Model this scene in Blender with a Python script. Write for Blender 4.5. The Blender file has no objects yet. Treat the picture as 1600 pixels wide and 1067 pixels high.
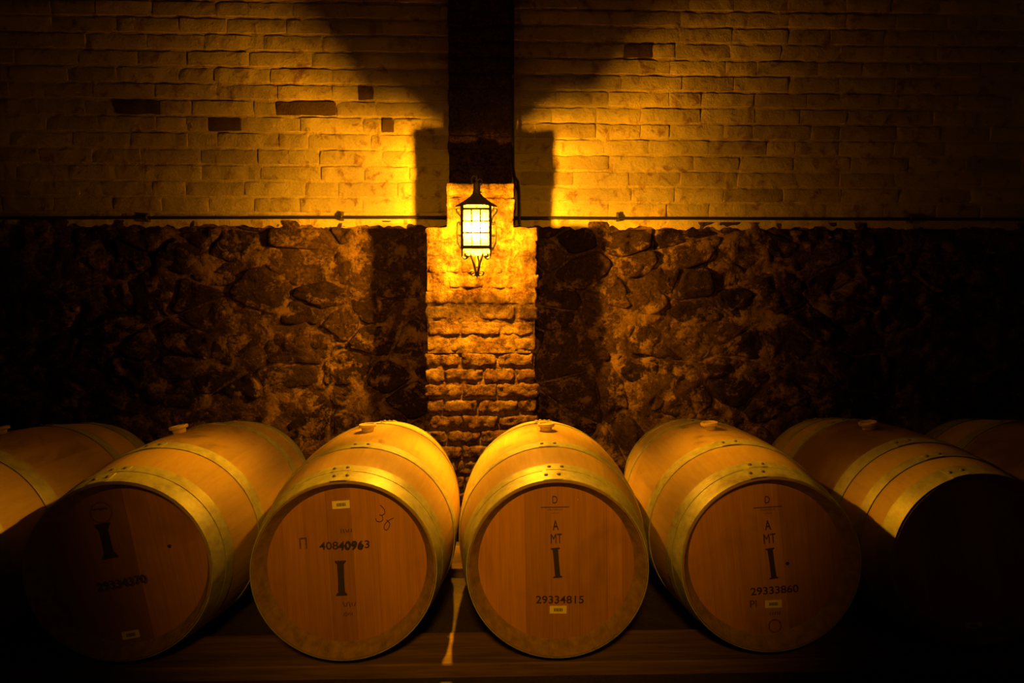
import bpy, math, random
from math import sin, cos, pi, radians, sqrt, atan2
from mathutils import Vector, noise, Matrix

scene = bpy.context.scene
COL = scene.collection

# ------------------------------------------------------------------ camera
FPX, PIT, YAW, CAMZ = 851.3, radians(2.941), radians(1.370), 1.204
cd = bpy.data.cameras.new('camera')
cd.sensor_width = 36.0
cd.lens = FPX / 1600 * 36.0
cd.clip_start = 0.05
cam = bpy.data.objects.new('camera', cd)
COL.objects.link(cam)
cam.location = (0, 0, CAMZ)
cam.rotation_euler = (pi / 2 - PIT, 0, -YAW)
scene.camera = cam

# ------------------------------------------------------------------ world, light, exposure
w = bpy.data.worlds.new('cellar_air')
scene.world = w
w.use_nodes = True
w.node_tree.nodes['Background'].inputs[0].default_value = (1.0, 0.45, 0.06, 1)
w.node_tree.nodes['Background'].inputs[1].default_value = 0.0035

WARM = (1.0, 0.395, 0.005)
BULB_W = 355.0
FILL_W = 200.0

# added fill spot behind the camera, no fixture, for barrel heads and wall
sl_ = bpy.data.lights.new('front_fill_spot', 'SPOT')
sl_.energy = FILL_W
sl_.color = (1.0, 0.39, 0.004)
sl_.spot_size = radians(58)
sl_.spot_blend = 1.0
sl_.shadow_soft_size = 0.12
so = bpy.data.objects.new('front_fill_spot', sl_)
COL.objects.link(so)
so.location = (-0.05, -0.60, 2.00)
so.rotation_euler = (Vector((-0.06, 1.75, 1.12)) - Vector(so.location)).to_track_quat('-Z', 'Y').to_euler()

vs = scene.view_settings
vs.view_transform = 'Standard'
vs.look = 'None'
vs.exposure = 0.0
vs.gamma = 1.0
vs.use_curve_mapping = False
scene.cycles.max_bounces = 8
scene.cycles.diffuse_bounces = 5
scene.cycles.transparent_max_bounces = 12


def ray(px, py):
    """slopes X/Y and Z/Y of the line of sight through a photo pixel"""
    u = (px - 800) / FPX
    v = (533.5 - py) / FPX
    y = cos(PIT) + v * sin(PIT)
    z = v * cos(PIT) - sin(PIT)
    X = u * cos(YAW) + y * sin(YAW)
    Y = -u * sin(YAW) + y * cos(YAW)
    return X / Y, z / Y


def at(px, py, Y):
    a, b = ray(px, py)
    return Vector((a * Y, Y, CAMZ + b * Y))


# ------------------------------------------------------------------ helpers
class MB:
    def __init__(self):
        self.v, self.f = [], []

    def add(self, vs_, fs_):
        n = len(self.v)
        self.v += [tuple(p) for p in vs_]
        self.f += [tuple(i + n for i in f) for f in fs_]
        return self

    def box(self, c, s, rot=None):
        x, y, z = s[0] / 2, s[1] / 2, s[2] / 2
        p = [Vector((a, b, d)) for a in (-x, x) for b in (-y, y) for d in (-z, z)]
        if rot is not None:
            p = [rot @ q for q in p]
        c = Vector(c)
        return self.add([q + c for q in p], [(0, 1, 3, 2), (4, 6, 7, 5), (0, 4, 5, 1), (2, 3, 7, 6), (0, 2, 6, 4), (1, 5, 7, 3)])

    def tube(self, pts, r, seg=8, flat=1.0, taper=None):
        pts = [Vector(p) for p in pts]
        n = len(pts)
        vs_, fs_ = [], []
        t0 = (pts[1] - pts[0]).normalized()
        ref = Vector((0, 1, 0)) if abs(t0.y) < 0.9 else Vector((1, 0, 0))
        for i, p in enumerate(pts):
            t = (pts[min(i + 1, n - 1)] - pts[max(i - 1, 0)]).normalized()
            a = (ref - t * ref.dot(t))
            a = a.normalized() if a.length > 1e-6 else Vector((1, 0, 0))
            ref = a
            b = t.cross(a)
            rr = r * (taper(i / (n - 1)) if taper else 1)
            for k in range(seg):
                q = 2 * pi * k / seg
                vs_.append(p + a * (cos(q) * rr * flat) + b * (sin(q) * rr))
        for i in range(n - 1):
            for k in range(seg):
                k2 = (k + 1) % seg
                fs_.append((i * seg + k, i * seg + k2, (i + 1) * seg + k2, (i + 1) * seg + k))
        fs_.append(tuple(range(seg - 1, -1, -1)))
        fs_.append(tuple((n - 1) * seg + k for k in range(seg)))
        return self.add(vs_, fs_)

    def lathe(self, prof, seg=16, c=(0, 0, 0), phase=0.0, close=False):
        c = Vector(c)
        vs_, fs_ = [], []
        for r, z in prof:
            for k in range(seg):
                a = 2 * pi * k / seg + phase
                vs_.append(c + Vector((r * cos(a), r * sin(a), z)))
        for i in range(len(prof) - 1):
            for k in range(seg):
                k2 = (k + 1) % seg
                fs_.append((i * seg + k, i * seg + k2, (i + 1) * seg + k2, (i + 1) * seg + k))
        if close:
            fs_.append(tuple(range(seg - 1, -1, -1)))
            fs_.append(tuple((len(prof) - 1) * seg + k for k in range(seg)))
        return self.add(vs_, fs_)

    def mesh(self, name, mat, smooth=False):
        me = bpy.data.meshes.new(name)
        me.from_pydata(self.v, [], self.f)
        me.validate()
        me.update()
        if mat:
            me.materials.append(mat)
        if smooth:
            me.polygons.foreach_set('use_smooth', [True] * len(me.polygons))
            try:
                me.set_sharp_from_angle(angle=radians(smooth if smooth is not True else 40))
            except Exception:
                pass
        return me

    def build(self, name, mat, parent=None, smooth=False):
        return link(name, self.mesh(name, mat, smooth), parent)


def link(name, me, parent=None, loc=None, rot=None, color=None):
    o = bpy.data.objects.new(name, me)
    COL.objects.link(o)
    if parent:
        o.parent = parent
    if loc is not None:
        o.location = loc
    if rot is not None:
        o.rotation_euler = rot
    if color is not None:
        o.color = color
    return o


def thing(name, label, cat, loc=(0, 0, 0), rz=0.0, group=None):
    o = bpy.data.objects.new(name, None)
    COL.objects.link(o)
    o.empty_display_size = 0.1
    o.location = loc
    o.rotation_euler = (0, 0, rz)
    return tag(o, label, cat, group)


def tag(o, label=None, cat=None, group=None, kind=None):
    if label: o['label'] = label
    if cat: o['category'] = cat
    if group: o['group'] = group
    if kind: o['kind'] = kind
    return o


# ------------------------------------------------------------------ materials
class NT:
    def __init__(self, name):
        self.m = bpy.data.materials.new(name)
        self.m.use_nodes = True
        self.t = self.m.node_tree
        self.n = self.t.nodes
        self.b = self.n['Principled BSDF']
        self.out = self.n['Material Output']

    def new(self, typ, **kw):
        x = self.n.new(typ)
        for k, v in kw.items():
            setattr(x, k, v)
        return x

    def lk(self, a, b):
        self.t.links.new(a, b)

    def coord(self, which='Object', scale=(1, 1, 1), rnd=False):
        tc = self.new('ShaderNodeTexCoord')
        mp = self.new('ShaderNodeMapping')
        mp.inputs['Scale'].default_value = scale
        self.lk(tc.outputs[which], mp.inputs['Vector'])
        if rnd:
            oi = self.new('ShaderNodeObjectInfo')
            ml = self.new('ShaderNodeMath', operation='MULTIPLY')
            ml.inputs[1].default_value = 37.0
            self.lk(oi.outputs['Random'], ml.inputs[0])
            self.lk(ml.outputs[0], mp.inputs['Location'])
        return mp.outputs[0]

    def pos(self, scale=1.0):
        g = self.new('ShaderNodeNewGeometry')
        v = self.new('ShaderNodeVectorMath', operation='SCALE')
        v.inputs['Scale'].default_value = scale
        self.lk(g.outputs['Position'], v.inputs[0])
        return v.outputs[0]

    def noise(self, vec, scale, detail=4, rough=0.55, dist=0.0):
        x = self.new('ShaderNodeTexNoise')
        x.inputs['Scale'].default_value = scale
        x.inputs['Detail'].default_value = detail
        x.inputs['Roughness'].default_value = rough
        x.inputs['Distortion'].default_value = dist
        self.lk(vec, x.inputs['Vector'])
        return x.outputs['Fac']

    def ramp(self, fac, stops):
        r = self.new('ShaderNodeValToRGB')
        e = r.color_ramp.elements
        while len(e) < len(stops):
            e.new(0.5)
        for el, (p, c) in zip(e, stops):
            el.position = p
            el.color = (*c, 1) if len(c) == 3 else c
        self.lk(fac, r.inputs[0])
        return r.outputs['Color']

    def mix(self, fac, a, b, mode='MIX'):
        x = self.new('ShaderNodeMix', data_type='RGBA', blend_type=mode)
        for s, v in ((x.inputs[0], fac), (x.inputs[6], a), (x.inputs[7], b)):
            if isinstance(v, (int, float)):
                s.default_value = v
            elif isinstance(v, tuple):
                s.default_value = (*v, 1)
            else:
                self.lk(v, s)
        return x.outputs[2]

    def math(self, op, a, b=None):
        x = self.new('ShaderNodeMath', operation=op)
        for i, v in enumerate((a, b)):
            if v is None: continue
            if isinstance(v, (int, float)): x.inputs[i].default_value = v
            else: self.lk(v, x.inputs[i])
        return x.outputs[0]

    def objcol(self):
        oi = self.new('ShaderNodeObjectInfo')
        sp = self.new('ShaderNodeSeparateColor')
        self.lk(oi.outputs['Color'], sp.inputs[0])
        return sp.outputs

    def bump(self, h, strength=0.5, dist=0.01):
        x = self.new('ShaderNodeBump')
        x.inputs['Strength'].default_value = strength
        x.inputs['Distance'].default_value = dist
        self.lk(h, x.inputs['Height'])
        self.lk(x.outputs[0], self.b.inputs['Normal'])

    def fin(self, col, rough=0.8, metal=0.0, spec=0.3):
        if isinstance(col, tuple):
            self.b.inputs['Base Color'].default_value = (*col, 1)
        else:
            self.lk(col, self.b.inputs['Base Color'])
        if isinstance(rough, (int, float)):
            self.b.inputs['Roughness'].default_value = rough
        else:
            self.lk(rough, self.b.inputs['Roughness'])
        self.b.inputs['Metallic'].default_value = metal
        self.b.inputs['Specular IOR Level'].default_value = spec
        return self.m


def mat_stave():
    t = NT('oak_stave')
    v = t.coord('Object', (26, 1.6, 26), rnd=True)
    grain = t.noise(v, 2.4, 5, 0.6, 0.0)
    base = t.ramp(grain, [(0.28, (0.385, 0.255, 0.125)), (0.52, (0.43, 0.29, 0.148)), (0.78, (0.47, 0.325, 0.17))])
    c = t.objcol()
    tone = t.new('ShaderNodeHueSaturation')
    t.lk(base, tone.inputs['Color'])
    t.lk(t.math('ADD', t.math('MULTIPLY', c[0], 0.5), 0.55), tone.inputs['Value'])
    # wine and damp stains with a shape of their own, strongest on the belly of stained staves
    wp = t.pos(1.0)
    st = t.noise(wp, 5.0, 5, 0.6, 0.6)
    tc = t.coord('Object')
    sx = t.new('ShaderNodeSeparateXYZ')
    t.lk(tc, sx.inputs[0])
    d = t.math('ABSOLUTE', t.math('SUBTRACT', sx.outputs['Y'], 0.475))
    belly = t.new('ShaderNodeMapRange', interpolation_type='SMOOTHSTEP')
    belly.inputs['From Min'].default_value = 0.15
    belly.inputs['From Max'].default_value = 0.20
    belly.inputs['To Min'].default_value = 1.0
    belly.inputs['To Max'].default_value = 0.0
    t.lk(d, belly.inputs['Value'])
    blot = t.new('ShaderNodeMapRange', interpolation_type='SMOOTHSTEP')
    blot.inputs['From Min'].default_value = 0.50
    blot.inputs['From Max'].default_value = 0.66
    t.lk(st, blot.inputs['Value'])
    # green channel: blotches; blue channel: overall wine staining of the belly
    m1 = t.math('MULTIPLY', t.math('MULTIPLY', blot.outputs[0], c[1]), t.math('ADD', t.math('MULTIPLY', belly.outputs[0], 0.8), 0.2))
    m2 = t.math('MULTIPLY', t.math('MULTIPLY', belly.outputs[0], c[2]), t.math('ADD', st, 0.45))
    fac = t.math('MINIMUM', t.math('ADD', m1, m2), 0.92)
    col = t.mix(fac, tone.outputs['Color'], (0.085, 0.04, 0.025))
    t.bump(grain, 0.25, 0.0025)
    return t.fin(col, 0.62, 0, 0.3)


def mat_head():
    t = NT('oak_head_board')
    v = t.coord('Object', (30, 30, 1.3), rnd=True)
    grain = t.noise(v, 2.6, 6, 0.6, 0.25)
    fine = t.noise(t.coord('Object', (190, 190, 5), rnd=True), 1.5, 3, 0.6)
    base = t.ramp(grain, [(0.28, (0.37, 0.175, 0.065)), (0.55, (0.47, 0.23, 0.09)), (0.8, (0.53, 0.265, 0.105))])
    base = t.mix(0.35, base, t.ramp(fine, [(0.35, (0.36, 0.165, 0.06)), (0.7, (0.56, 0.285, 0.115))]))
    c = t.objcol()
    tone = t.new('ShaderNodeHueSaturation')
    t.lk(base, tone.inputs['Color'])
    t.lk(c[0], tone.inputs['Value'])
    st = t.noise(t.pos(), 4.0, 4, 0.6, 0.5)
    col = t.mix(t.math('MULTIPLY', t.ramp(st, [(0.52, (0, 0, 0)), (0.7, (1, 1, 1))]), 0.35), tone.outputs['Color'], (0.13, 0.055, 0.03))
    t.bump(fine, 0.15, 0.002)
    return t.fin(col, 0.58, 0, 0.3)


def mat_hoop():
    t = NT('galvanised_hoop')
    n = t.noise(t.pos(), 38, 5, 0.65)
    n2 = t.noise(t.pos(), 9, 4, 0.6, 0.3)
    base = t.ramp(n, [(0.3, (0.30, 0.30, 0.24)), (0.6, (0.46, 0.46, 0.38)), (0.8, (0.55, 0.55, 0.46))])
    c = t.objcol()
    rust = t.math('MULTIPLY', t.ramp(n2, [(0.52, (0, 0, 0)), (0.68, (1, 1, 1))]), c[1])
    hs = t.new('ShaderNodeHueSaturation')
    t.lk(base, hs.inputs['Color'])
    t.lk(c[0], hs.inputs['Value'])
    col = t.mix(rust, hs.outputs['Color'], (0.16, 0.09, 0.045))
    r = t.math('ADD', t.math('MULTIPLY', n, 0.25), 0.42)
    t.bump(n, 0.12, 0.001)
    return t.fin(col, r, 0.28, 0.4)


def mat_simple(name, col, rough=0.7, metal=0.0, var=0.25, scale=40, bump=0.0, spec=0.3):
    t = NT(name)
    n = t.noise(t.pos(), scale, 4, 0.6)
    lo = tuple(c * (1 - var) for c in col)
    hi = tuple(min(1, c * (1 + var)) for c in col)
    c = t.ramp(n, [(0.3, lo), (0.7, hi)])
    if bump: t.bump(n, bump, 0.01)
    return t.fin(c, rough, metal, spec)


def mat_ink(name, col, wear):
    t = NT(name)
    n = t.noise(t.coord('Object', (90, 90, 90)), 3.0, 5, 0.7)
    t.fin(col, 0.7)
    tr = t.new('ShaderNodeBsdfTransparent')
    mx = t.new('ShaderNodeMixShader')
    f = t.ramp(n, [(wear - 0.1, (0, 0, 0)), (wear + 0.12, (1, 1, 1))])
    t.lk(f, mx.inputs[0])
    t.lk(tr.outputs[0], mx.inputs[1])
    t.lk(t.b.outputs[0], mx.inputs[2])
    t.lk(mx.outputs[0], t.out.inputs['Surface'])
    return t.m


def mat_wall_brick():
    """old whitewashed brick, obj colour: r = tone, g = bare brick showing"""
    t = NT('whitewashed_brick')
    p = t.pos()
    big = t.noise(p, 2.2, 4, 0.6)
    mid = t.noise(p, 14, 5, 0.65, 0.5)
    fine = t.noise(p, 90, 4, 0.65)
    wash = t.ramp(big, [(0.3, (0.54, 0.42, 0.24)), (0.7, (0.70, 0.57, 0.34))])
    wash = t.mix(0.4, wash, t.ramp(fine, [(0.35, (0.40, 0.31, 0.17)), (0.65, (0.68, 0.57, 0.36))]))
    c = t.objcol()
    bare = t.ramp(mid, [(0.54, (0, 0, 0)), (0.68, (1, 1, 1))])
    brick = t.ramp(fine, [(0.3, (0.13, 0.05, 0.025)), (0.7, (0.30, 0.125, 0.055))])
    f1 = t.math('MULTIPLY', bare, 0.78)
    col = t.mix(f1, wash, brick)
    col = t.mix(c[1], col, t.mix(0.82, brick, (0.03, 0.016, 0.009)))
    hs = t.new('ShaderNodeHueSaturation')
    t.lk(col, hs.inputs['Color'])
    t.lk(c[0], hs.inputs['Value'])
    h = t.math('ADD', t.math('MULTIPLY', mid, 0.7), t.math('MULTIPLY', fine, 0.35))
    t.bump(h, 0.7, 0.016)
    return t.fin(hs.outputs['Color'], 0.9, 0, 0.15)


def mat_pillar_brick(name, wash_amt):
    t = NT(name)
    p = t.pos()
    mid = t.noise(p, 11, 6, 0.7, 0.4)
    fine = t.noise(p, 70, 5, 0.7)
    tiny = t.noise(p, 220, 3, 0.7)
    wash = t.ramp(fine, [(0.3, (0.075, 0.046, 0.02)), (0.60, (0.235, 0.155, 0.07))])
    brick = t.ramp(fine, [(0.38, (0.014, 0.0065, 0.003)), (0.62, (0.12, 0.058, 0.023))])
    m = t.math('ADD', t.math('MULTIPLY', mid, 0.7), t.math('MULTIPLY', fine, 0.3))
    f = t.ramp(m, [(wash_amt - 0.06, (1, 1, 1)), (wash_amt + 0.07, (0, 0, 0))])
    col = t.mix(f, brick, wash)
    h = t.math('ADD', t.math('MULTIPLY', fine, 0.8), t.math('MULTIPLY', tiny, 0.35))
    t.bump(h, 1.0, 0.022)
    return t.fin(col, 0.92, 0, 0.12)


def mat_stone(name, dark, light, plaster, amt):
    t = NT(name)
    p = t.pos()
    mid = t.noise(p, 8, 6, 0.68, 0.5)
    fine = t.noise(p, 60, 5, 0.7)
    c = t.objcol()
    st = t.ramp(fine, [(0.3, dark), (0.7, light)])
    hs = t.new('ShaderNodeHueSaturation')
    t.lk(st, hs.inputs['Color'])
    t.lk(c[0], hs.inputs['Value'])
    f = t.ramp(t.math('ADD', t.math('MULTIPLY', mid, 0.75), t.math('MULTIPLY', fine, 0.25)), [(amt - 0.04, (0, 0, 0)), (amt + 0.06, (1, 1, 1))])
    pl = t.ramp(fine, [(0.3, tuple(x * 0.7 for x in plaster)), (0.7, plaster)])
    col = t.mix(f, hs.outputs['Color'], pl)
    h = t.math('ADD', t.math('MULTIPLY', mid, 0.8), t.math('MULTIPLY', fine, 0.4))
    t.bump(h, 0.8, 0.02)
    return t.fin(col, 0.93, 0, 0.1)


def mat_glass(name, tint, frost):
    """slightly frosted lamp glass: lets most light through, scatters a little"""
    t = NT(name)
    tr = t.new('ShaderNodeBsdfTransparent')
    tr.inputs[0].default_value = (*tint, 1)
    tl = t.new('ShaderNodeBsdfTranslucent')
    tl.inputs[0].default_value = (0.9, 0.85, 0.7, 1)
    mx = t.new('ShaderNodeMixShader')
    mx.inputs[0].default_value = frost
    t.lk(tr.outputs[0], mx.inputs[1])
    t.lk(tl.outputs[0], mx.inputs[2])
    t.lk(mx.outputs[0], t.out.inputs['Surface'])
    return t.m


def mat_emit(name, col, s):
    t = NT(name)
    e = t.new('ShaderNodeEmission')
    e.inputs[0].default_value = (*col, 1)
    e.inputs[1].default_value = s
    tr = t.new('ShaderNodeBsdfTransparent')     # clear bulb glass round the glow
    ad = t.new('ShaderNodeAddShader')
    t.lk(e.outputs[0], ad.inputs[0])
    t.lk(tr.outputs[0], ad.inputs[1])
    t.lk(ad.outputs[0], t.out.inputs['Surface'])
    return t.m


def mat_floor():
    t = NT('cellar_floor')
    p = t.pos()
    n = t.noise(p, 6, 6, 0.65)
    f = t.noise(p, 80, 4, 0.6)
    col = t.mix(0.4, t.ramp(n, [(0.3, (0.03, 0.022, 0.014)), (0.7, (0.08, 0.06, 0.04))]), t.ramp(f, [(0.3, (0.025, 0.018, 0.012)), (0.7, (0.09, 0.07, 0.045))]))
    t.bump(f, 0.3, 0.006)
    return t.fin(col, 0.85, 0, 0.25)


def mat_timber():
    t = NT('rail_timber')
    g = t.noise(t.coord('Object', (1.2, 22, 22)), 2.5, 6, 0.65, 0.4)
    col = t.ramp(g, [(0.3, (0.10, 0.06, 0.028)), (0.7, (0.24, 0.155, 0.08))])
    t.bump(g, 0.35, 0.005)
    return t.fin(col, 0.8, 0, 0.2)


M = dict(
    stave=mat_stave(), head=mat_head(), hoop=mat_hoop(),
    stave_end=mat_simple('dark_end_grain', (0.28, 0.18, 0.08), 0.75, 0, 0.3, 35),  # stave ends and chime bevel in a darker brown
    rivet=mat_simple('rivet_steel', (0.16, 0.13, 0.10), 0.5, 0.5),
    bung=mat_simple('bung_silicone', (0.62, 0.46, 0.27), 0.55, 0, 0.18, 60),
    ink=mat_ink('stencil_ink', (0.045, 0.035, 0.02), 0.36),
    faint=mat_ink('faded_ink', (0.11, 0.06, 0.03), 0.50),
    pen=mat_ink('marker_ink', (0.03, 0.015, 0.01), 0.2),
    tagp=mat_simple('tag_paper', (0.80, 0.72, 0.42), 0.7, 0, 0.08, 30),
    tagi=mat_simple('tag_print', (0.16, 0.13, 0.06), 0.8, 0, 0.3, 300),
    wbrick=mat_wall_brick(),
    pbrick=mat_pillar_brick('limewashed_pillar_brick', 0.485),
    pmortar=mat_pillar_brick('limewash_mortar', 0.47),
    pbrick_low=mat_pillar_brick('lower_pillar_brick', 0.445),  # less limewash, so the lower courses are darker
    sbrick=mat_pillar_brick('sooty_brick', 0.40),
    stone=mat_stone('rubble_stone', (0.013, 0.007, 0.003), (0.055, 0.030, 0.013), (0.23, 0.135, 0.055), 0.55),
    smortar=mat_stone('rubble_mortar', (0.022, 0.012, 0.006), (0.09, 0.05, 0.022), (0.23, 0.135, 0.055), 0.515),
    iron=mat_simple('wrought_iron', (0.10, 0.075, 0.045), 0.6, 0.2, 0.3, 60, 0.1, 0.4),
    cable=mat_simple('black_cable', (0.02, 0.016, 0.012), 0.6, 0, 0.2, 50),
    glass=mat_glass('lamp_glass', (0.97, 0.95, 0.9), 0.11),
    blockglass=mat_glass('light_block_glass', (0.015, 0.014, 0.011), 0.04),  # added dark strip for the unseen side panes, cuts light along the row
    dimglass=mat_glass('light_dim_glass', (0.48, 0.44, 0.30), 0.08),  # added tint for unseen side and back panes, dims pillar and far wall
    topglass=mat_glass('yellow_glass', (0.34, 0.31, 0.20), 0.10),
    deepglass=mat_glass('deep_amber_glass', (0.12, 0.105, 0.07), 0.06),
    dark_iron=mat_simple('shaded_iron', (0.022, 0.016, 0.010), 0.65, 0.1, 0.3, 60, 0.1, 0.3),  # darker copy of the iron, shade painted in so bars stand out from glare
    bulb=mat_emit('bulb_light', (1.0, 0.75, 0.35), 60.0),
    socket=mat_simple('bulb_socket', (0.3, 0.24, 0.15), 0.5, 0.2),
    floor=mat_floor(), timber=mat_timber(),
)
# soot keeps the upper pier bare and dark
R = random.Random(7)

# ------------------------------------------------------------------ distances
YW_ = 3.20            # plane of the back wall
YP = 2.82             # face of the pillar
YL = 2.56             # lantern
XL = at(745, 358, YL).x
WX0, WX1 = -4.3, 4.6
Z_SPLIT = at(745, 347, YW_).z
Z_TOP = 3.6
PX0, PX1 = at(666, 560, YP).x, at(838, 560, YP).x
NX0, NX1 = at(695, 320, YP).x, at(806, 320, YP).x
PZ = at(752, 353, YP).z
NZ = at(752, 283, YP).z

# ------------------------------------------------------------------ floor
mb = MB()
mb.add([(-4.6, -3, 0), (4.9, -3, 0), (4.9, 3.35, 0), (-4.6, 3.35, 0), (-4.6, -3, -.1), (4.9, -3, -.1), (4.9, 3.35, -.1), (-4.6, 3.35, -.1)],
       [(0, 1, 2, 3), (7, 6, 5, 4), (0, 4, 5, 1), (1, 5, 6, 2), (2, 6, 7, 3), (3, 7, 4, 0)])
tag(mb.build('floor', M['floor']), kind='structure')


# ------------------------------------------------------------------ rough block (brick) mesh
def rough_block(wd, dp, ht, seed, res=0.022, amp=0.004, rnd=0.010, back=False, nscale=18.0):
    """block centred at origin, front towards -Y; open at the back unless asked"""
    nx, ny, nz = max(2, round(wd / res)), max(1, round(dp / (res * 1.6))), max(2, round(ht / res))
    idx, V, Fc = {}, [], []
    off = Vector((seed * 3.17, seed * 1.73, seed * 2.41))

    def vert(i, j, k):
        key = (i, j, k)
        if key in idx: return idx[key]
        x, y, z = wd * (i / nx - .5), dp * (j / ny - .5), ht * (k / nz - .5)
        ex = max(0, abs(x) - (wd / 2 - rnd)) / rnd
        ez = max(0, abs(z) - (ht / 2 - rnd)) / rnd
        ey = max(0, -y - (dp / 2 - rnd)) / rnd
        s = ex * ex + ez * ez + ey * ey
        if s > 1:
            k_ = 1 - (1 - 1 / sqrt(s))
            x -= math.copysign(rnd * ex * (1 - k_), x)
            z -= math.copysign(rnd * ez * (1 - k_), z)
            y += rnd * ey * (1 - k_)
        p = Vector((x, y, z))
        n1 = noise.noise_vector(p * nscale + off)
        n2 = noise.noise_vector(p * nscale * 3.1 + off)
        p = p + n1 * amp + n2 * (amp * .45)
        idx[key] = len(V)
        V.append(p)
        return idx[key]

    for i in range(nx):
        for k in range(nz):
            Fc.append((vert(i, 0, k), vert(i + 1, 0, k), vert(i + 1, 0, k + 1), vert(i, 0, k + 1)))
            if back:
                Fc.append((vert(i, ny, k), vert(i, ny, k + 1), vert(i + 1, ny, k + 1), vert(i + 1, ny, k)))
        for j in range(ny):
            Fc.append((vert(i, j, 0), vert(i, j + 1, 0), vert(i + 1, j + 1, 0), vert(i + 1, j, 0)))
            Fc.append((vert(i, j, nz), vert(i + 1, j, nz), vert(i + 1, j + 1, nz), vert(i, j + 1, nz)))
    for j in range(ny):
        for k in range(nz):
            Fc.append((vert(0, j, k), vert(0, j, k + 1), vert(0, j + 1, k + 1), vert(0, j + 1, k)))
            Fc.append((vert(nx, j, k), vert(nx, j + 1, k), vert(nx, j + 1, k + 1), vert(nx, j, k + 1)))
    b = MB()
    b.v, b.f = [tuple(p) for p in V], Fc
    return b


def rough_sheet(x0, x1, z0, z1, y, res, amp, nscale, seed, edge=None, low=0.0):
    nx, nz = max(2, round((x1 - x0) / res)), max(2, round((z1 - z0) / res))
    b = MB()
    for k in range(nz + 1):
        for i in range(nx + 1):
            x, z = x0 + (x1 - x0) * i / nx, z0 + (z1 - z0) * k / nz
            p = Vector((x, seed * 5.3, z))
            d = noise.fractal(p * nscale, 1.0, 2.0, 3) * amp
            if low: d += noise.noise(p * 1.7) * low
            zz = z
            if edge and k == 0: zz += noise.fractal(p * 16, 1.0, 2.0, 3) * edge
            b.v.append((x, y + d, zz))
    for k in range(nz):
        for i in range(nx):
            a = k * (nx + 1) + i
            b.f.append((a, a + 1, a + nx + 2, a + nx + 1))
    return b


# ------------------------------------------------------------------ back wall, upper part: whitewashed brickwork
COURSE = 24.15 / FPX * YW_ * 1.0
wall_u = MB()
sh = rough_sheet(WX0, WX1, Z_SPLIT - 0.012, Z_TOP, YW_ + 0.004, 0.022, 0.0042, 13.0, 1, edge=0.012)
wall_u.add(sh.v, sh.f)
n_ = 0.22
wall_u.box(((WX0 + WX1) / 2, YW_ + 0.03 + n_ / 2, (Z_SPLIT + Z_TOP) / 2), (WX1 - WX0, n_, Z_TOP - Z_SPLIT))
wall_back = wall_u.build('wall_back', M['wbrick'], smooth=60)
wall_back.color = (0.95, 0.0, 0, 1)
tag(wall_back, kind='structure')

# a handful of brick shapes, shared
BR = {}
for L_ in (0.18, 0.26, 0.34):
    BR[L_] = [rough_block(L_, 0.05, COURSE - 0.012, 11 * q + L_ * 100, res=0.024, amp=0.0055, rnd=0.009, nscale=15).mesh('brick', M['wbrick'], 60) for q in range(5)]

# bare dark bricks seen in the photograph: pixel spans
BARE = [(432, 526, 174), (325, 377, 200), (597, 615, 198), (181, 250, 178), (975, 1020, 89), (560, 583, 149)]
bricks = []
strip_x0, strip_x1 = at(699, 200, 3.09).x, at(801, 200, 3.09).x
for side in (0, 1):
    zref = at(450 if side == 0 else 1050, 182.5 if side == 0 else 193.5, YW_).z
    k0 = math.floor((Z_SPLIT - zref) / COURSE)
    xa, xb = (WX0, strip_x0 + .05) if side == 0 else (strip_x1 - .05, WX1)
    for k in range(k0, 40):
        za = zref + k * COURSE
        zb = za + COURSE
        if zb < Z_SPLIT + 0.03: continue
        if za > Z_TOP - 0.03: break
        zc = (za + zb) / 2
        ht = COURSE
        if za < Z_SPLIT + .004:
            ht = zb - Z_SPLIT - .004
            zc = zb - ht / 2
        cuts = [xa]
        x = xa + R.uniform(.08, .3)
        while x < xb - .09:
            cuts.append(x)
            x += R.choice((.33, .35, .34, .26, .18, .30)) + R.uniform(-.015, .015)
        cuts.append(xb)
        forced = []
        for (p0, p1, py) in BARE:
            q0, q1 = at(p0, py, YW_), at(p1, py, YW_)
            if za < q0.z < zb and xa < q0.x < xb:
                forced.append((q0.x, q1.x))
                cuts = [c for c in cuts if c < q0.x - .05 or c > q1.x + .05] + [q0.x, q1.x]
        cuts.sort()
        for c0, c1 in zip(cuts[:-1], cuts[1:]):
            bricks.append((c0, c1, zc, ht, any(abs(c0 - f[0]) < .002 for f in forced)))


def near(b):
    return ((b[0] + b[1]) / 2 - XL) ** 2 + ((b[2] - 2.0) * 1.3) ** 2


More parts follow.
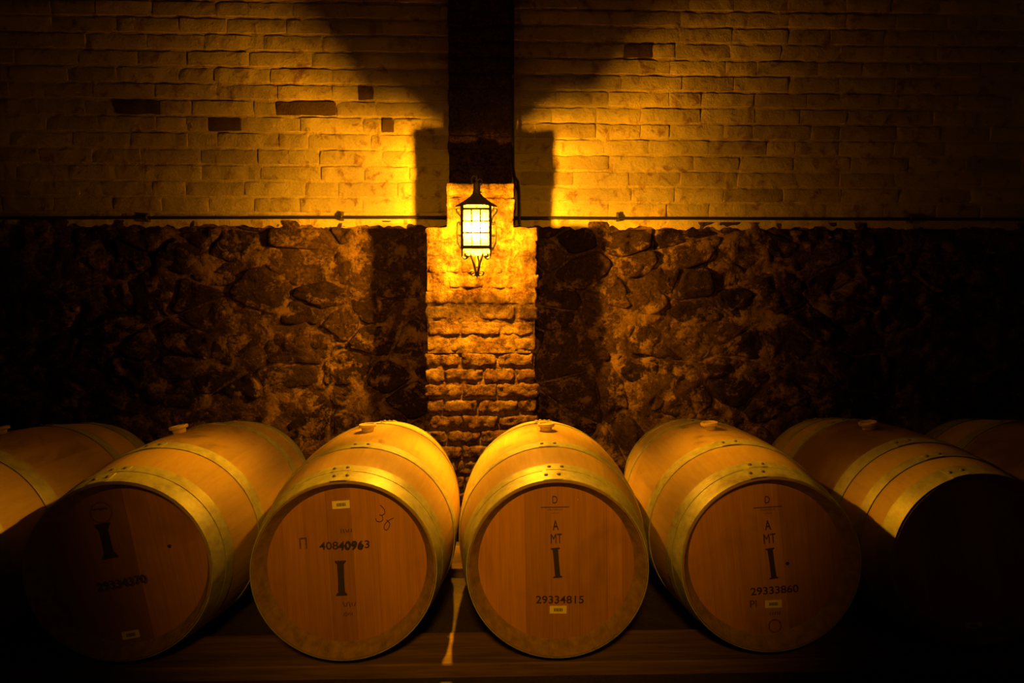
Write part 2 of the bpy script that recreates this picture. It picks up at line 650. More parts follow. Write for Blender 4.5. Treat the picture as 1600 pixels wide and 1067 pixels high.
inview = []
for b in bricks:
    xm = (b[0] + b[1]) / 2
    if -2.95 < xm < 3.25 and b[2] < 3.02: inview.append(b)
inview.sort(key=near)
single = set(id(b) for b in inview[:300])
rest = MB()
for b in bricks:
    c0, c1, zc, ht, bare = b
    L_ = min(BR, key=lambda q: abs(q - (c1 - c0)))
    me = R.choice(BR[L_])
    gap = R.uniform(-.006, .0025)
    sx, sz = (c1 - c0 - gap) / L_, (ht - R.uniform(.010, .016)) / (COURSE - .012)
    y = YW_ + 0.0205 + R.uniform(-.002, .0025) - (0.002 if bare else 0)
    ry = R.uniform(-.004, .004)
    tone = R.uniform(.84, 1.06)
    g = 0.92 if bare else (R.uniform(0, .16) if R.random() < .8 else R.uniform(.15, .35))
    if id(b) in single:
        o = link('brick', me, wall_back, ((c0 + c1) / 2, y, zc), (0, ry, R.uniform(-.012, .012)), (tone, g, 0, 1))
        o.scale = (sx, 1, sz)
    else:
        rest.add([((v.co.x * sx) + (c0 + c1) / 2, v.co.y + y, v.co.z * sz + zc) for v in me.vertices], [tuple(p.vertices) for p in me.polygons])
o = rest.build('outer_brick', M['wbrick'], wall_back, 60)
o.color = (0.95, 0.08, 0, 1)
tag(o, kind='stuff')

# ------------------------------------------------------------------ back wall, lower part: rubble stone
wl = MB()
sh = rough_sheet(WX0, WX1, 0.0, Z_SPLIT + 0.005, YW_ + 0.010, 0.016, 0.024, 9.0, 2, low=0.014)
wl.add(sh.v, sh.f)
wl.box(((WX0 + WX1) / 2, YW_ + 0.05 + n_ / 2, Z_SPLIT / 2), (WX1 - WX0, n_, Z_SPLIT))
wall_low = wl.build('wall_lower', M['smortar'], smooth=60)
wall_low.color = (1, 0, 0, 1)
tag(wall_low, kind='structure')

# Voronoi-like layout of irregular stones
CW, CH = 0.25, 0.155
pts = []
nxs, nzs = int((WX1 - WX0) / CW) + 1, int(Z_SPLIT / CH) + 1
for j in range(-1, nzs + 1):
    for i in range(-1, nxs + 1):
        pts.append(((WX0 + (i + .5 * (j % 2) + R.uniform(-.46, .46)) * CW), (j + .5 + R.uniform(-.42, .42)) * CH, i, j))
pts = [p for p in pts if R.random() > .22]


def clip(poly, a, b, c):
    """keep a*x+b*z<=c"""
    out = []
    for p, q in zip(poly, poly[1:] + poly[:1]):
        dp, dq = a * p[0] + b * p[1] - c, a * q[0] + b * q[1] - c
        if dp <= 0: out.append(p)
        if dp * dq < 0:
            t_ = dp / (dp - dq)
            out.append((p[0] + (q[0] - p[0]) * t_, p[1] + (q[1] - p[1]) * t_))
    return out


AN = CW / CH * 0.85
stones = []
for (x, z, i, j) in pts:
    poly = [(x - .5, z - .4), (x + .5, z - .4), (x + .5, z + .4), (x - .5, z + .4)]
    for (x2, z2, i2, j2) in pts:
        if (i2, j2) == (i, j) or abs(x2 - x) > .9 or abs(z2 - z) > .6: continue
        dx, dz = x2 - x, (z2 - z) * AN
        mx_, mz = (x + x2) / 2, (z + z2) / 2
        poly = clip(poly, dx, dz * AN, dx * mx_ + dz * AN * mz)
        if len(poly) < 3: break
    if len(poly) < 3: continue
    poly = clip(poly, 0, 1, Z_SPLIT - .03)
    if len(poly) >= 3: poly = clip(poly, 0, -1, -0.01)
    if len(poly) >= 3: poly = clip(poly, 1, 0, WX1 - .02)
    if len(poly) >= 3: poly = clip(poly, -1, 0, -WX0 - .02)
    if len(poly) < 3: continue
    cx, cz = sum(p[0] for p in poly) / len(poly), sum(p[1] for p in poly) / len(poly)
    # shrink for the mortar joint, round the corners
    pl = []
    for p in poly:
        d = Vector((p[0] - cx, p[1] - cz))
        L2 = d.length
        if L2 < .03: continue
        d *= max(.3, (L2 - R.uniform(.004, .018)) / L2)
        pl.append((cx + d.x, cz + d.y))
    for cut in (.14, 0):
        q_ = []
        for a_, b_ in zip(pl, pl[1:] + pl[:1]):
            if cut:
                for u in (cut, .5, 1 - cut):
                    q_.append((a_[0] * (1 - u) + b_[0] * u, a_[1] * (1 - u) + b_[1] * u))
            else:
                q_.append(a_)
                q_.append(((a_[0] + b_[0]) / 2, (a_[1] + b_[1]) / 2))
        pl = q_
    if len(pl) >= 8: stones.append((cx, cz, pl))

srest = MB()
stones.sort(key=lambda s: (0 if (-2.95 < s[0] < 3.3 and s[1] > .45) else 1, abs(s[0] - XL)))
for n, (cx, cz, pl) in enumerate(stones):
    b = MB()
    m = len(pl)
    proud = R.uniform(.004, .036)
    tx, tz = R.uniform(-.10, .10), R.uniform(-.12, .12)
    so_ = Vector((n * 1.37, n * .71, 0))
    for s_, dpt in ((1.04, -.5), (1.0, .35), (.93, .85), (.80, .95), (.60, 1.0), (.40, 1.02), (.18, 1.0)):
        for (x, z) in pl:
            dx, dz = (x - cx) * s_, (z - cz) * s_
            p = Vector((x * 7, 3.3, z * 7)) + so_
            rg = noise.fractal(Vector((dx * 16, n, dz * 16)), 1, 2, 3) * .020 * min(1, max(0, dpt) + .1)
            ed = noise.noise(p * 2.2) * .012 * s_
            yy = YW_ + .022 - proud * dpt + dx * tx + dz * tz + rg
            b.v.append((dx * (1 + ed * 6), yy - YW_, dz * (1 + ed * 6)))
    for r_ in range(6):
        for q in range(m):
            q2 = (q + 1) % m
            b.f.append((r_ * m + q, r_ * m + q2, (r_ + 1) * m + q2, (r_ + 1) * m + q))
    b.f.append(tuple(6 * m + q for q in range(m)))
    tone = R.choice((.55, .7, .85, 1.0, 1.25, 1.6))
    if n < 300:
        o = link('stone', b.mesh('stone', M['stone'], 75), wall_low, (cx, YW_, cz), color=(tone, 0, 0, 1))
    else:
        srest.add([(v[0] + cx, v[1] + YW_, v[2] + cz) for v in b.v], b.f)
if srest.v:
    o = srest.build('outer_stone', M['stone'], wall_low, 75)
    o.color = (.85, 0, 0, 1)
    tag(o, kind='stuff')

# ragged plaster lip where the whitewash ends
lip = rough_sheet(WX0, WX1, Z_SPLIT - 0.028, Z_SPLIT + 0.05, YW_ + 0.001, 0.012, 0.004, 14.0, 5, edge=0.022)
o = lip.build('plaster_lip', M['wbrick'], wall_back, 60)
o.color = (1.0, 0.0, 0, 1)

# ------------------------------------------------------------------ pillar
pc = (PX0 + PX1) / 2
pillar = thing('brick_pillar', 'stepped limewashed brick pillar behind the lit lantern, dark brick pier above', 'pillar', (pc, YP + .19, 0))
PO = Vector((pc, YP + .19, 0))


def core(name, x0, x1, y0, y1, z0, z1, mat, amp):
    b = MB()
    for (ax0, ax1, fix, axis) in ((x0, x1, y0, 'f'), (y0, y1, x0, 'l'), (y0, y1, x1, 'r')):
        s_ = rough_sheet(ax0, ax1, z0, z1, 0, .016, amp, 20, 3 + len(b.v) * 1e-4, low=amp * .6)
        if axis == 'f': b.add([(p[0] - PO.x, p[1] + fix - PO.y, p[2]) for p in s_.v], s_.f)
        elif axis == 'l': b.add([(p[1] + fix - PO.x, p[0] - PO.y, p[2]) for p in s_.v], s_.f)
        else: b.add([(p[1] + fix - PO.x, p[0] - PO.y, p[2]) for p in s_.v], s_.f)
    b.box(((x0 + x1) / 2 - PO.x, (y0 + y1) / 2 + .02 - PO.y, (z0 + z1) / 2), (x1 - x0 - .03, y1 - y0, z1 - z0 - .002))
    return b.build(name, mat, pillar, 60)


core('mortar_core', PX0 + .010, PX1 - .010, YP + .016, YW_ + .05, 0, 1.02, M['pbrick_low'], .008)
core('mortar_core', PX0 + .008, PX1 - .008, YP + .004, YW_ + .05, 1.0, PZ - .010, M['pmortar'], .009)
core('mortar_core', NX0 + .012, NX1 - .012, YP + .004, YW_ + .05, PZ - .03, NZ - .012, M['pmortar'], .006)

PC = 24.4 / FPX * YP
seed = 0
row = 0
z = PZ
while z > 0.02:
    ht = min(PC, z)
    n = 3 if row % 2 == 0 else 4
    cuts = [PX0 + (PX1 - PX0) * i / n for i in range(n + 1)] if n == 3 else [PX0, PX0 + .105, PX0 + .105 + (PX1 - PX0 - .21) / 2, PX1 - .105, PX1]
    cuts = [cuts[0] + R.uniform(-.017, .015)] + [c + R.uniform(-.022, .022) for c in cuts[1:-1]] + [cuts[-1] + R.uniform(-.015, .017)]
    upper = z > 1.05
    for c0, c1 in zip(cuts[:-1], cuts[1:]):
        seed += 1
        g = R.uniform(.003, .009) if upper else R.uniform(.004, .012)
        gv = R.uniform(.005, .013) if upper else R.uniform(.012, .026)
        bl = rough_block(c1 - c0 - g, .13, ht - gv, seed, res=.011, amp=.0085 if upper else .0115, rnd=.012, nscale=28)
        yj = R.uniform(-.007, .005)
        link('brick', bl.mesh('brick', M['pbrick' if upper else 'pbrick_low'], 70), pillar, ((c0 + c1) / 2 - PO.x, YP + .065 + yj - PO.y, z - ht / 2), (R.uniform(-.02, .02), R.uniform(-.012, .012), R.uniform(-.02, .02)))
    z -= ht
    row += 1
z = NZ
for row in range(3):
    ht = (NZ - PZ) / 3
    cuts = [NX0, NX0 + (NX1 - NX0) * (.5 if row % 2 else .66), NX1]
    cuts = [c + R.uniform(-.008, .008) for c in cuts]
    for c0, c1 in zip(cuts[:-1], cuts[1:]):
        seed += 1
        bl = rough_block(c1 - c0 - .008, .13, ht - .008, seed, res=.011, amp=.006, rnd=.016, nscale=20)
        link('brick', bl.mesh('brick', M['pbrick'], 70), pillar, ((c0 + c1) / 2 - PO.x, YP + .065 + R.uniform(-.004, .006) - PO.y, z - ht / 2), (0, R.uniform(-.01, .01), R.uniform(-.015, .015)))
    z -= ht

# dark sooty pier above the ledge, set back
YS = 3.09
core('mortar_core', strip_x0 + .008, strip_x1 - .008, YS + .010, YW_ + .05, NZ - .03, Z_TOP, M['sbrick'], .004)
z = NZ - .02
row = 0
while z < Z_TOP - .05:
    ht = min(.084, Z_TOP - z)
    f = (.5, .68, .34)[row % 3]
    cuts = [strip_x0, strip_x0 + (strip_x1 - strip_x0) * f, strip_x1]
    for c0, c1 in zip(cuts[:-1], cuts[1:]):
        seed += 1
        bl = rough_block(c1 - c0 - .01, .09, ht - .011, seed, res=.02, amp=.005, rnd=.008, nscale=18)
        link('brick', bl.mesh('brick', M['sbrick'], 70), pillar, ((c0 + c1) / 2 - PO.x + R.uniform(-.004, .004), YS + .045 + R.uniform(-.005, .004) - PO.y, z + ht / 2))
    z += ht
    row += 1

# ------------------------------------------------------------------ cables
def cable(name, label, pts_, r, clips):
    b = MB()
    b.tube(pts_, r, 8)
    o = thing(name, label, 'cable', pts_[0])
    c = b.build('sheath', M['cable'], o, True)
    c.data.transform(Matrix.Translation(-Vector(pts_[0])))
    for p in clips:
        k = MB()
        k.box(p, (.014, .03, .05))
        k.tube([Vector(p) + Vector((0, -.012, .012)), Vector(p) + Vector((0, -.022, 0)), Vector(p) + Vector((0, -.012, -.012))], .006, 6)
        q = k.build('clip', M['iron'], o)
        q.data.transform(Matrix.Translation(-Vector(pts_[0])))
    return o


def wob(x0, y0, x1, y1, Y, n=40, a=.002):
    out = []
    for i in range(n + 1):
        p = at(x0 + (x1 - x0) * i / n, y0 + (y1 - y0) * i / n, Y)
        p.z += noise.noise(Vector((p.x * 2.3, 1.1, 0))) * a
        out.append(p)
    return out


YC = YW_ - .022
cable('wall_cable', 'dark cable along the wall left of the pillar, between brick and rubble', wob(-160, 341, 704, 339.5, YC), .0085, [at(535, 338, YC + .012), at(232, 340, YC + .012)])
cable('wall_cable', 'dark cable along the wall right of the pillar, between brick and rubble', wob(800, 340.5, 1790, 343.5, YC), .0085, [at(965, 339, YC + .012), at(1420, 341, YC + .012)])
vc = [at(801, -90, 3.075), at(801, 60, 3.075), at(801, 180, 3.075), at(801.5, 262, 3.075), at(804, 276, 3.05)]
vc += [Vector((NX1 + .016, 2.98, at(806, 284, 2.98).z)), Vector((NX1 + .02, 2.93, at(808, 300, 2.93).z)), Vector((NX1 + .02, 2.93, PZ + .03))]
cable('wall_cable', 'thin black cable running vertically down the dark pier above the lantern', vc, .008, [at(801, 120, 3.085)])

# ------------------------------------------------------------------ lantern
YF = YL - .064


def zf(py, Y=YF): return at(745, py, Y).z


ZE = zf(319, YL - .09)
ZB = ZE - .094
lan = thing('wall_lantern', 'lit wrought iron wall lantern with scrolls on the brick pillar', 'lantern', (XL, YL, zf(436, YL)))
LO = Vector((XL, YL, zf(436, YL)))


def lp(name, b, mat, smooth=False, parent=None):
    b.v = [(p[0], p[1], p[2] - LO.z) for p in b.v]
    return b.build(name, mat, parent or lan, smooth)


H = .0635
b = MB()
ph = pi / 8
k8 = 1 / cos(pi / 8)
out_p = [(.096, ZE - .004), (.097, ZE), (.075, ZE + .016), (.050, ZE + .034), (.030, ZE + .051), (.019, ZE + .066), (.0155, ZE + .085), (.015, ZE + .108), (.0165, ZE + .112), (.0001, ZE + .113)]
in_p = [(.0001, ZE + .104), (.012, ZE + .080), (.026, ZE + .048), (.046, ZE + .030), (.072, ZE + .011), (.094, ZE - .004)]
b.lathe([(r * k8, z_) for r, z_ in out_p + in_p + [out_p[0]]], 8, phase=ph)
roof = lp('roof', b, M['iron'])
b = MB()
zt = ZE + .113
b.tube([(-.012 + .012 * cos(a), 0, zt + .016 + .018 * sin(a)) for a in [i * 2 * pi / 14 - pi / 2 for i in range(15)]], .0035, 6)
b.tube([(.014 + .012 * cos(a), 0, zt + .006 + .014 * sin(a)) for a in [pi - i * 1.6 * pi / 14 for i in range(15)]], .003, 6)
b.tube([(0, 0, zt - .005), (0, 0, zt + .03), (0, 0, zt + .038)], .005, 8, taper=lambda t_: 1 - .7 * t_)
lp('finial_ring', b, M['iron'], True)

z_tr, z_br = zf(326.5), zf(386)
for sx in (-1, 1):
    for sy in (-1, 1):
        b = MB()
        b.box((sx * H, sy * H, (ZE + .008 + z_br - .008) / 2), (.013 if sy < 0 else .008, .013 if sy < 0 else .008, ZE + .008 - z_br + .008))
        lp('corner_post', b, M['dark_iron'])
rails = []
for ang in range(4):
    rm = Matrix.Rotation(ang * pi / 2, 3, 'Z')
    for nm, zz, hh in (('top_rail', z_tr, .011), ('bottom_rail', z_br, .014)):
        b = MB()
        b.box(rm @ Vector((0, -H, zz)), (2 * H, .012, hh), None if ang % 2 == 0 else rm)
        lp(nm, b, M['dark_iron'])
    pane = MB()
    hh = z_tr - z_br
    p4 = [rm @ Vector(q) for q in ((-H + .004, -H + .006, z_br), (H - .004, -H + .006, z_br), (H - .004, -H + .006, z_tr), (-H + .004, -H + .006, z_tr))]
    # invented strips in side and back panes, dark in the middle, shape the light
    cut, kinds = {0: ((0, 1), ('glass',)),
                  1: ((0, .19, .26, .74, .81, 1), ('glass', 'dimglass', 'blockglass', 'dimglass', 'glass')),
                  2: ((0, .24, .76, 1), ('glass', 'dimglass', 'glass'))}[ang if ang < 3 else 1]
    for q, kd in enumerate(kinds):
        vm = (zf(343) - z_br) / (z_tr - z_br)         # the top row of the front is tinted
        for v0, v1, kq in ((0, vm, kd), (vm, 1, {'glass': 'topglass' if ang == 0 else 'glass'}.get(kd, kd))):
            strip = MB()
            lo0, lo1 = p4[0].lerp(p4[1], cut[q]), p4[0].lerp(p4[1], cut[q + 1])
            hi0, hi1 = p4[3].lerp(p4[2], cut[q]), p4[3].lerp(p4[2], cut[q + 1])
            strip.add([lo0.lerp(hi0, v0), lo1.lerp(hi1, v0), lo1.lerp(hi1, v1), lo0.lerp(hi0, v1)], [(0, 1, 2, 3)])
            po_ = lp('glass_pane', strip, M[kq])
    for u in (-.021, .019):
        b = MB()
        b.tube([rm @ Vector((u, -H + .001, z_br)), rm @ Vector((u, -H + .001, z_tr))], .0038, 6)
        lp('glazing_bar', b, M['dark_iron'], True, po_)
    for py in (345.3, 363.5):
        b = MB()
        b.tube([rm @ Vector((-H, -H - .001, zf(py))), rm @ Vector((H, -H - .001, zf(py)))], .0038, 6)
        lp('glazing_bar', b, M['dark_iron'], True, po_)
    # bowed guard in front of the side panes
    if ang % 2 == 1:
        for zz in (zf(346), zf(365)):
            b = MB()
            b.tube([rm @ Vector((-.02, -H, zz)), rm @ Vector((-.02, -H - .024, zz)), rm @ Vector((.02, -H - .024, zz)), rm @ Vector((.02, -H, zz))], .0034, 6)
            lp('guard_rung', b, M['dark_iron'], True)
        for u in (-.02, .02):
            b = MB()
            b.tube([rm @ Vector((u, -H - .024, zf(346))), rm @ Vector((u, -H - .026, zf(362))), rm @ Vector((u, -H - .024, zf(376))), rm @ Vector((u, -H - .014, zf(384))), rm @ Vector((u, -H, zf(388)))], .0034, 6)
            lp('guard_bar', b, M['dark_iron'], True)
b = MB()
zb1 = z_br - .004
zb2 = zf(394.5)
b.add([(-H, -H, zb1), (H, -H, zb1), (H, H, zb1), (-H, H, zb1), (-.052, -.052, zb2), (.052, -.052, zb2), (.052, .052, zb2), (-.052, .052, zb2)],
      [(0, 1, 5, 4), (1, 2, 6, 5), (2, 3, 7, 6), (3, 0, 4, 7), (4, 5, 6, 7)])
lp('bottom_glass', b, M['glass'])


def spiral(cx, cz, r0, r1, a0, a1, y=0, n=18):
    return [(cx + (r0 + (r1 - r0) * i / n) * cos(a0 + (a1 - a0) * i / n), y, cz + (r0 + (r1 - r0) * i / n) * sin(a0 + (a1 - a0) * i / n)) for i in range(n + 1)]


def flip(pts_, s): return [(s * p[0], p[1], p[2]) for p in pts_]


zk = lambda py: zf(py, YL - .03)
for s_ in (-1, 1):
    # V strap under the body with curled top
    p = spiral(.040, zk(398), .006, .014, -2.6, 1.6, y=-.03, n=16)
    p = p[:-1] + [(.032, -.03, zk(391)), (.025, -.028, zk(400)), (.013, -.015, zk(412)), (.006, -.006, zk(423)), (.002, 0, zk(430))]
    b = MB().tube(flip(p, s_), .0058, 6, flat=1.4)
    lp('v_strap', b, M['dark_iron'], True)
    # hook at the foot
    p = [(.002, 0, zk(430))] + spiral(.020, zk(424.5), .0165, .006, -2.2, 1.9, n=14)
    b = MB().tube(flip(p, s_), .0044, 6, flat=1.4)
    lp('foot_hook', b, M['dark_iron'], True)
    # tail of the corner post
    p = [(H, -H, zk(386)), (H + .001, -H, zk(394))] + spiral(H - .016, zk(401), .017, .006, .35, -3.6, y=-H, n=16)
    b = MB().tube(flip(p, s_), .0044, 6, flat=1.4)
    lp('post_tail', b, M['dark_iron'], True)
    # S scroll under the eave
    p = spiral(H + .018, ZE - .020, .004, .011, 3.2, -.2, n=12)
    p = [(H + .024, 0, ZE - .001), (H + .030, 0, ZE - .008), (H + .026, 0, ZE - .022), (H + .014, 0, ZE - .034), (H + .006, 0, ZE - .05)] + spiral(H + .014, ZE - .062, .010, .004, 2.6, 6.5, n=12)
    b = MB().tube(flip(p, s_), .0040, 6, flat=1.4)
    lp('eave_scroll', b, M['dark_iron'], True)
b = MB().tube([(0, 0, zk(424)), (0, 0, zk(430)), (0, 0, zk(436.5))], .0055, 8, taper=lambda t_: 1.0 - .92 * t_)
lp('spike', b, M['dark_iron'], True)
# bracket that carries the lantern off the pillar
b = MB()
b.tube([(0, 0, ZE + .100), (0, .12, ZE + .108), (0, YP - YL - .004, ZE + .095)], .006, 8)
b.tube([(0, .10, ZE + .106), (0, .17, ZE + .075), (0, YP - YL - .004, ZE + .03)], .0045, 8)
b.tube([(0, H, z_br - .004), (0, .15, z_br - .03), (0, YP - YL - .004, z_br - .03)], .0045, 8)
lp('wall_bracket', b, M['iron'], True)
b = MB().box((0, YP - YL - .004, ZE + .065), (.035, .012, .12)).box((0, YP - YL - .004, z_br - .03), (.03, .012, .06))
lp('back_plate', b, M['iron'])
# bulb and socket
b = MB().lathe([(.0001, ZB - .052), (.014, ZB - .049), (.027, ZB - .034), (.033, ZB - .012), (.030, ZB + .010), (.019, ZB + .026), (.013, ZB + .036)], 16)
bulb = lp('bulb', b, M['bulb'], True)
bulb.visible_shadow = True
b = MB().lathe([(.0135, ZB + .034), (.0145, ZB + .042), (.0145, ZB + .075), (.006, ZB + .080), (.004, ZE + .10)], 12)
lp('lamp_socket', b, M['socket'], True)
pd = bpy.data.lights.new('lantern_glow', 'POINT')
pd.energy = BULB_W
pd.color = WARM
pd.shadow_soft_size = 0.017
po = bpy.data.objects.new('lantern_glow', pd)
COL.objects.link(po)
po.parent = lan
po.location = (0, 0, ZB - .004 - LO.z)

# ------------------------------------------------------------------ timber rails under the barrels
AXZ = CAMZ - 0.8208


def rail(name, label, y0, y1, top):
    b = MB()
    nx = 60
    x0, x1 = -3.6, 3.9
    prof = [(y0, 0), (y0, top - .004), (y0 + .004, top), (y1 - .004, top), (y1, top - .004), (y1, 0)]
    m = len(prof)
    for i in range(nx + 1):
        x = (x1 - x0) * (i / nx - .5)
        for (y, z_) in prof:
            d = noise.noise(Vector((x * 3, y * 9, z_ * 9))) * .002
            b.v.append((x, y - (y0 + y1) / 2 + d, z_ - max(0, d) * .6))
    for i in range(nx):
        for q in range(m - 1):
            b.f.append((i * m + q, i * m + q + 1, (i + 1) * m + q + 1, (i + 1) * m + q))
    b.f.append(tuple(range(m)))
    b.f.append(tuple(nx * m + q for q in reversed(range(m))))
    o = b.build(name, M['timber'])
    o.location = ((x0 + x1) / 2, (y0 + y1) / 2, 0)
    return tag(o, label, 'rail', 'rails carrying the barrel row')


rail('timber_rail', 'low timber rail under the front ends of the barrels', 1.750, 1.932, .0455)
rail('timber_rail', 'low timber rail under the rear ends of the barrels near the pillar', 2.435, 2.680, .0455)

# ------------------------------------------------------------------ barrels
BL, BR0, BR1 = .95, .29, .35


def prof(s): return BR1 - (BR1 - BR0) * ((s - BL / 2) / (BL / 2)) ** 2


rs = random.Random(3)
wts = [rs.uniform(.75, 1.3) for _ in range(26)]
tot = sum(wts)
ANG = [0.0]
for q in wts: ANG.append(ANG[-1] + q / tot * 2 * pi)
sh_ = ANG[1] / 2
STAVES = []
for i in range(26):
    a0, a1 = ANG[i] + .0007, ANG[i + 1] - .0007
    am = (a0 + a1) / 2
    b = MB()
    ns, na = 22, 4
    S_ = [BL * q / ns for q in range(ns + 1)]

    def inner(s):
        e = min(s, BL - s)
        if e < .047: return .2845 - (.2845 - .2565) * e / .047
        return prof(s) - .030 if e > .075 else .2565 + (prof(s) - .030 - .2565) * (e - .047) / .028
    for s in S_:
        e = min(s, BL - s)
        ro = prof(s) - (.0025 if e < 1e-6 else 0)
        for q in range(na + 1):
            a = a0 + (a1 - a0) * q / na - am
            b.v.append((ro * sin(a), s, ro * cos(a)))
    n1 = len(b.v)
    S2 = [0, .047, .075, .2, .475, .75, .875, .903, BL]
    for s in S2:
        for q in range(na + 1):
            a = a0 + (a1 - a0) * q / na - am
            r_ = inner(s)
            b.v.append((r_ * sin(a), s, r_ * cos(a)))
    w_ = na + 1
    for k in range(ns):
        for q in range(na):
            b.f.append((k * w_ + q, k * w_ + q + 1, (k + 1) * w_ + q + 1, (k + 1) * w_ + q))
    for k in range(len(S2) - 1):
        for q in range(na):
            b.f.append((n1 + k * w_ + q, n1 + (k + 1) * w_ + q, n1 + (k + 1) * w_ + q + 1, n1 + k * w_ + q + 1))
    for q in range(na):
        b.f.append((q, n1 + q, n1 + q + 1, q + 1))
        e1, e2 = ns * w_, n1 + (len(S2) - 1) * w_
        b.f.append((e1 + q, e1 + q + 1, e2 + q + 1, e2 + q))
    me = b.mesh('stave', M['stave'], 35)
    me.materials.append(M['stave_end'])
    for p in me.polygons:
        if all(min(me.vertices[v].co.y, BL - me.vertices[v].co.y) < .05 for v in p.vertices) and \
           sum(sqrt(me.vertices[v].co.x ** 2 + me.vertices[v].co.z ** 2) for v in p.vertices) / 4 < .2876:
            p.material_index = 1
    STAVES.append((me, am - sh_))


def hoop_mesh(s0, s1):
    b = MB()
    n = 72
    t_ = .0032
    ss = [s0, (s0 + s1) / 2, s1]
    prf = [(s0, prof(s0) - .001), (s0, prof(s0) + t_)] + [(ss[1], prof(ss[1]) + t_)] + [(s1, prof(s1) + t_), (s1, prof(s1) - .001)]
    m = len(prf)
    for k in range(n):
        a = 2 * pi * k / n
        for (s, r_) in prf: b.v.append((r_ * sin(a), s, r_ * cos(a)))
    for k in range(n):
        k2 = (k + 1) % n
        for q in range(m - 1): b.f.append((k * m + q, k2 * m + q, k2 * m + q + 1, k * m + q + 1))
    # riveted lap near the top
    n0 = len(b.v)
    na = 6
    for k in range(na + 1):
        a = -.105 + .215 * k / na
        tp = .0 if k < na else .006
        for (s, r_) in [(s0 + tp, prof(s0)), (s0 + tp, prof(s0) + t_ + .0018), (s1 - tp, prof(s1) + t_ + .0018), (s1 - tp, prof(s1))]:
            b.v.append((r_ * sin(a), s, r_ * cos(a)))
    for k in range(na):
        for q in range(3): b.f.append((n0 + k * 4 + q, n0 + (k + 1) * 4 + q, n0 + (k + 1) * 4 + q + 1, n0 + k * 4 + q + 1))
    b.f.append((n0, n0 + 1, n0 + 2, n0 + 3))
    b.f.append(tuple(n0 + na * 4 + q for q in (3, 2, 1, 0)))
    return b.mesh('hoop', M['hoop'], 40)


HOOPS = {}


def get_hoop(s0, s1):
    key = (round(s0, 4), round(s1, 4))
    if key not in HOOPS: HOOPS[key] = hoop_mesh(s0, s1)
    return HOOPS[key]


RIVET = MB().lathe([(.0066, -.001), (.0066, .0012), (.0048, .0032), (.002, .0042), (.0001, .0044)], 10).mesh('rivet', M['rivet'], 40)
BUNG = MB().lathe([(.019, -.03), (.0235, .010), (.025, .020), (.0335, .023), (.0345, .026), (.0345, .032), (.033, .0345), (.026, .0345), (.024, .030), (.0001, .029)], 24).mesh('bung', M['bung'], 40)
dg = None


def text_mesh(body, size, mat, sx=1.0, name='stencil', bold=.010):
    cu = bpy.data.curves.new('t', 'FONT')
    cu.body = body
    cu.size = size
    cu.align_x, cu.align_y = 'CENTER', 'CENTER'
    cu.extrude = .0003
    cu.resolution_u = 4
    cu.offset = size * bold
    o = bpy.data.objects.new('t', cu)
    COL.objects.link(o)
    bpy.context.view_layer.update()
    d = bpy.context.evaluated_depsgraph_get()
    me = bpy.data.meshes.new_from_object(o.evaluated_get(d))
    bpy.data.objects.remove(o)
    bpy.data.curves.remove(cu)
    me.name = name
    # text plane XY -> XZ facing -Y
    me.transform(Matrix(((sx, 0, 0, 0), (0, 0, -1, 0), (0, 1, 0, 0), (0, 0, 0, 1))))
    me.materials.clear()
    me.materials.append(mat)
    return me


def bar(w_, h_, mat, name='stencil', t_=.0006):
    return MB().box((0, 0, 0), (w_, t_, h_)).mesh(name, mat)


def letter_I(w_, h_, mat, flare=.010):
    b = MB()
    x1, x2 = w_ * .30, w_ * .5
    o = [(-x2, -h_ / 2), (x2, -h_ / 2), (x2, -h_ / 2 + .004), (x1, -h_ / 2 + flare), (x1 * .92, 0), (x1, h_ / 2 - flare), (x2, h_ / 2 - .004), (x2, h_ / 2), (-x2, h_ / 2), (-x2, h_ / 2 - .004), (-x1, h_ / 2 - flare), (-x1 * .92, 0), (-x1, -h_ / 2 + flare), (-x2, -h_ / 2 + .004)]
    n = len(o)
    b.v = [(x, -.0003, z_) for x, z_ in o] + [(x, .0003, z_) for x, z_ in o]
    b.f = [tuple(range(n)), tuple(range(2 * n - 1, n - 1, -1))] + [(i, n + i, n + (i + 1) % n, (i + 1) % n) for i in range(n)]
    return b.mesh('stencil', mat)


def smudge(w_, h_, n, mat, seed):
    """worn, unreadable line of small print: short broken strokes"""
    q = random.Random(seed)
    b = MB()
    for i in range(n):
        x = w_ * ((i + .5) / n - .5)
        a, c = q.uniform(-.4, .4) * w_ / n, q.uniform(.5, 1) * h_ / 2
        b.tube([(x - a, 0, -c), (x + a * .3, 0, q.uniform(-.3, .3) * h_), (x + a, 0, c)], h_ * .09, 5, flat=.4)
    return b.mesh('stencil', mat, True)


TAGM = MB().box((0, 0, 0), (.056, .0012, .026)).mesh('paper_tag', M['tagp'])
_b = MB()
for q in range(9): _b.box((-.0135 + q * .0033, 0, 0), (.0022 if q % 3 else .0030, .0005, .011))
TAGP = _b.mesh('tag_print', M['tagi'])
HEADY = .047


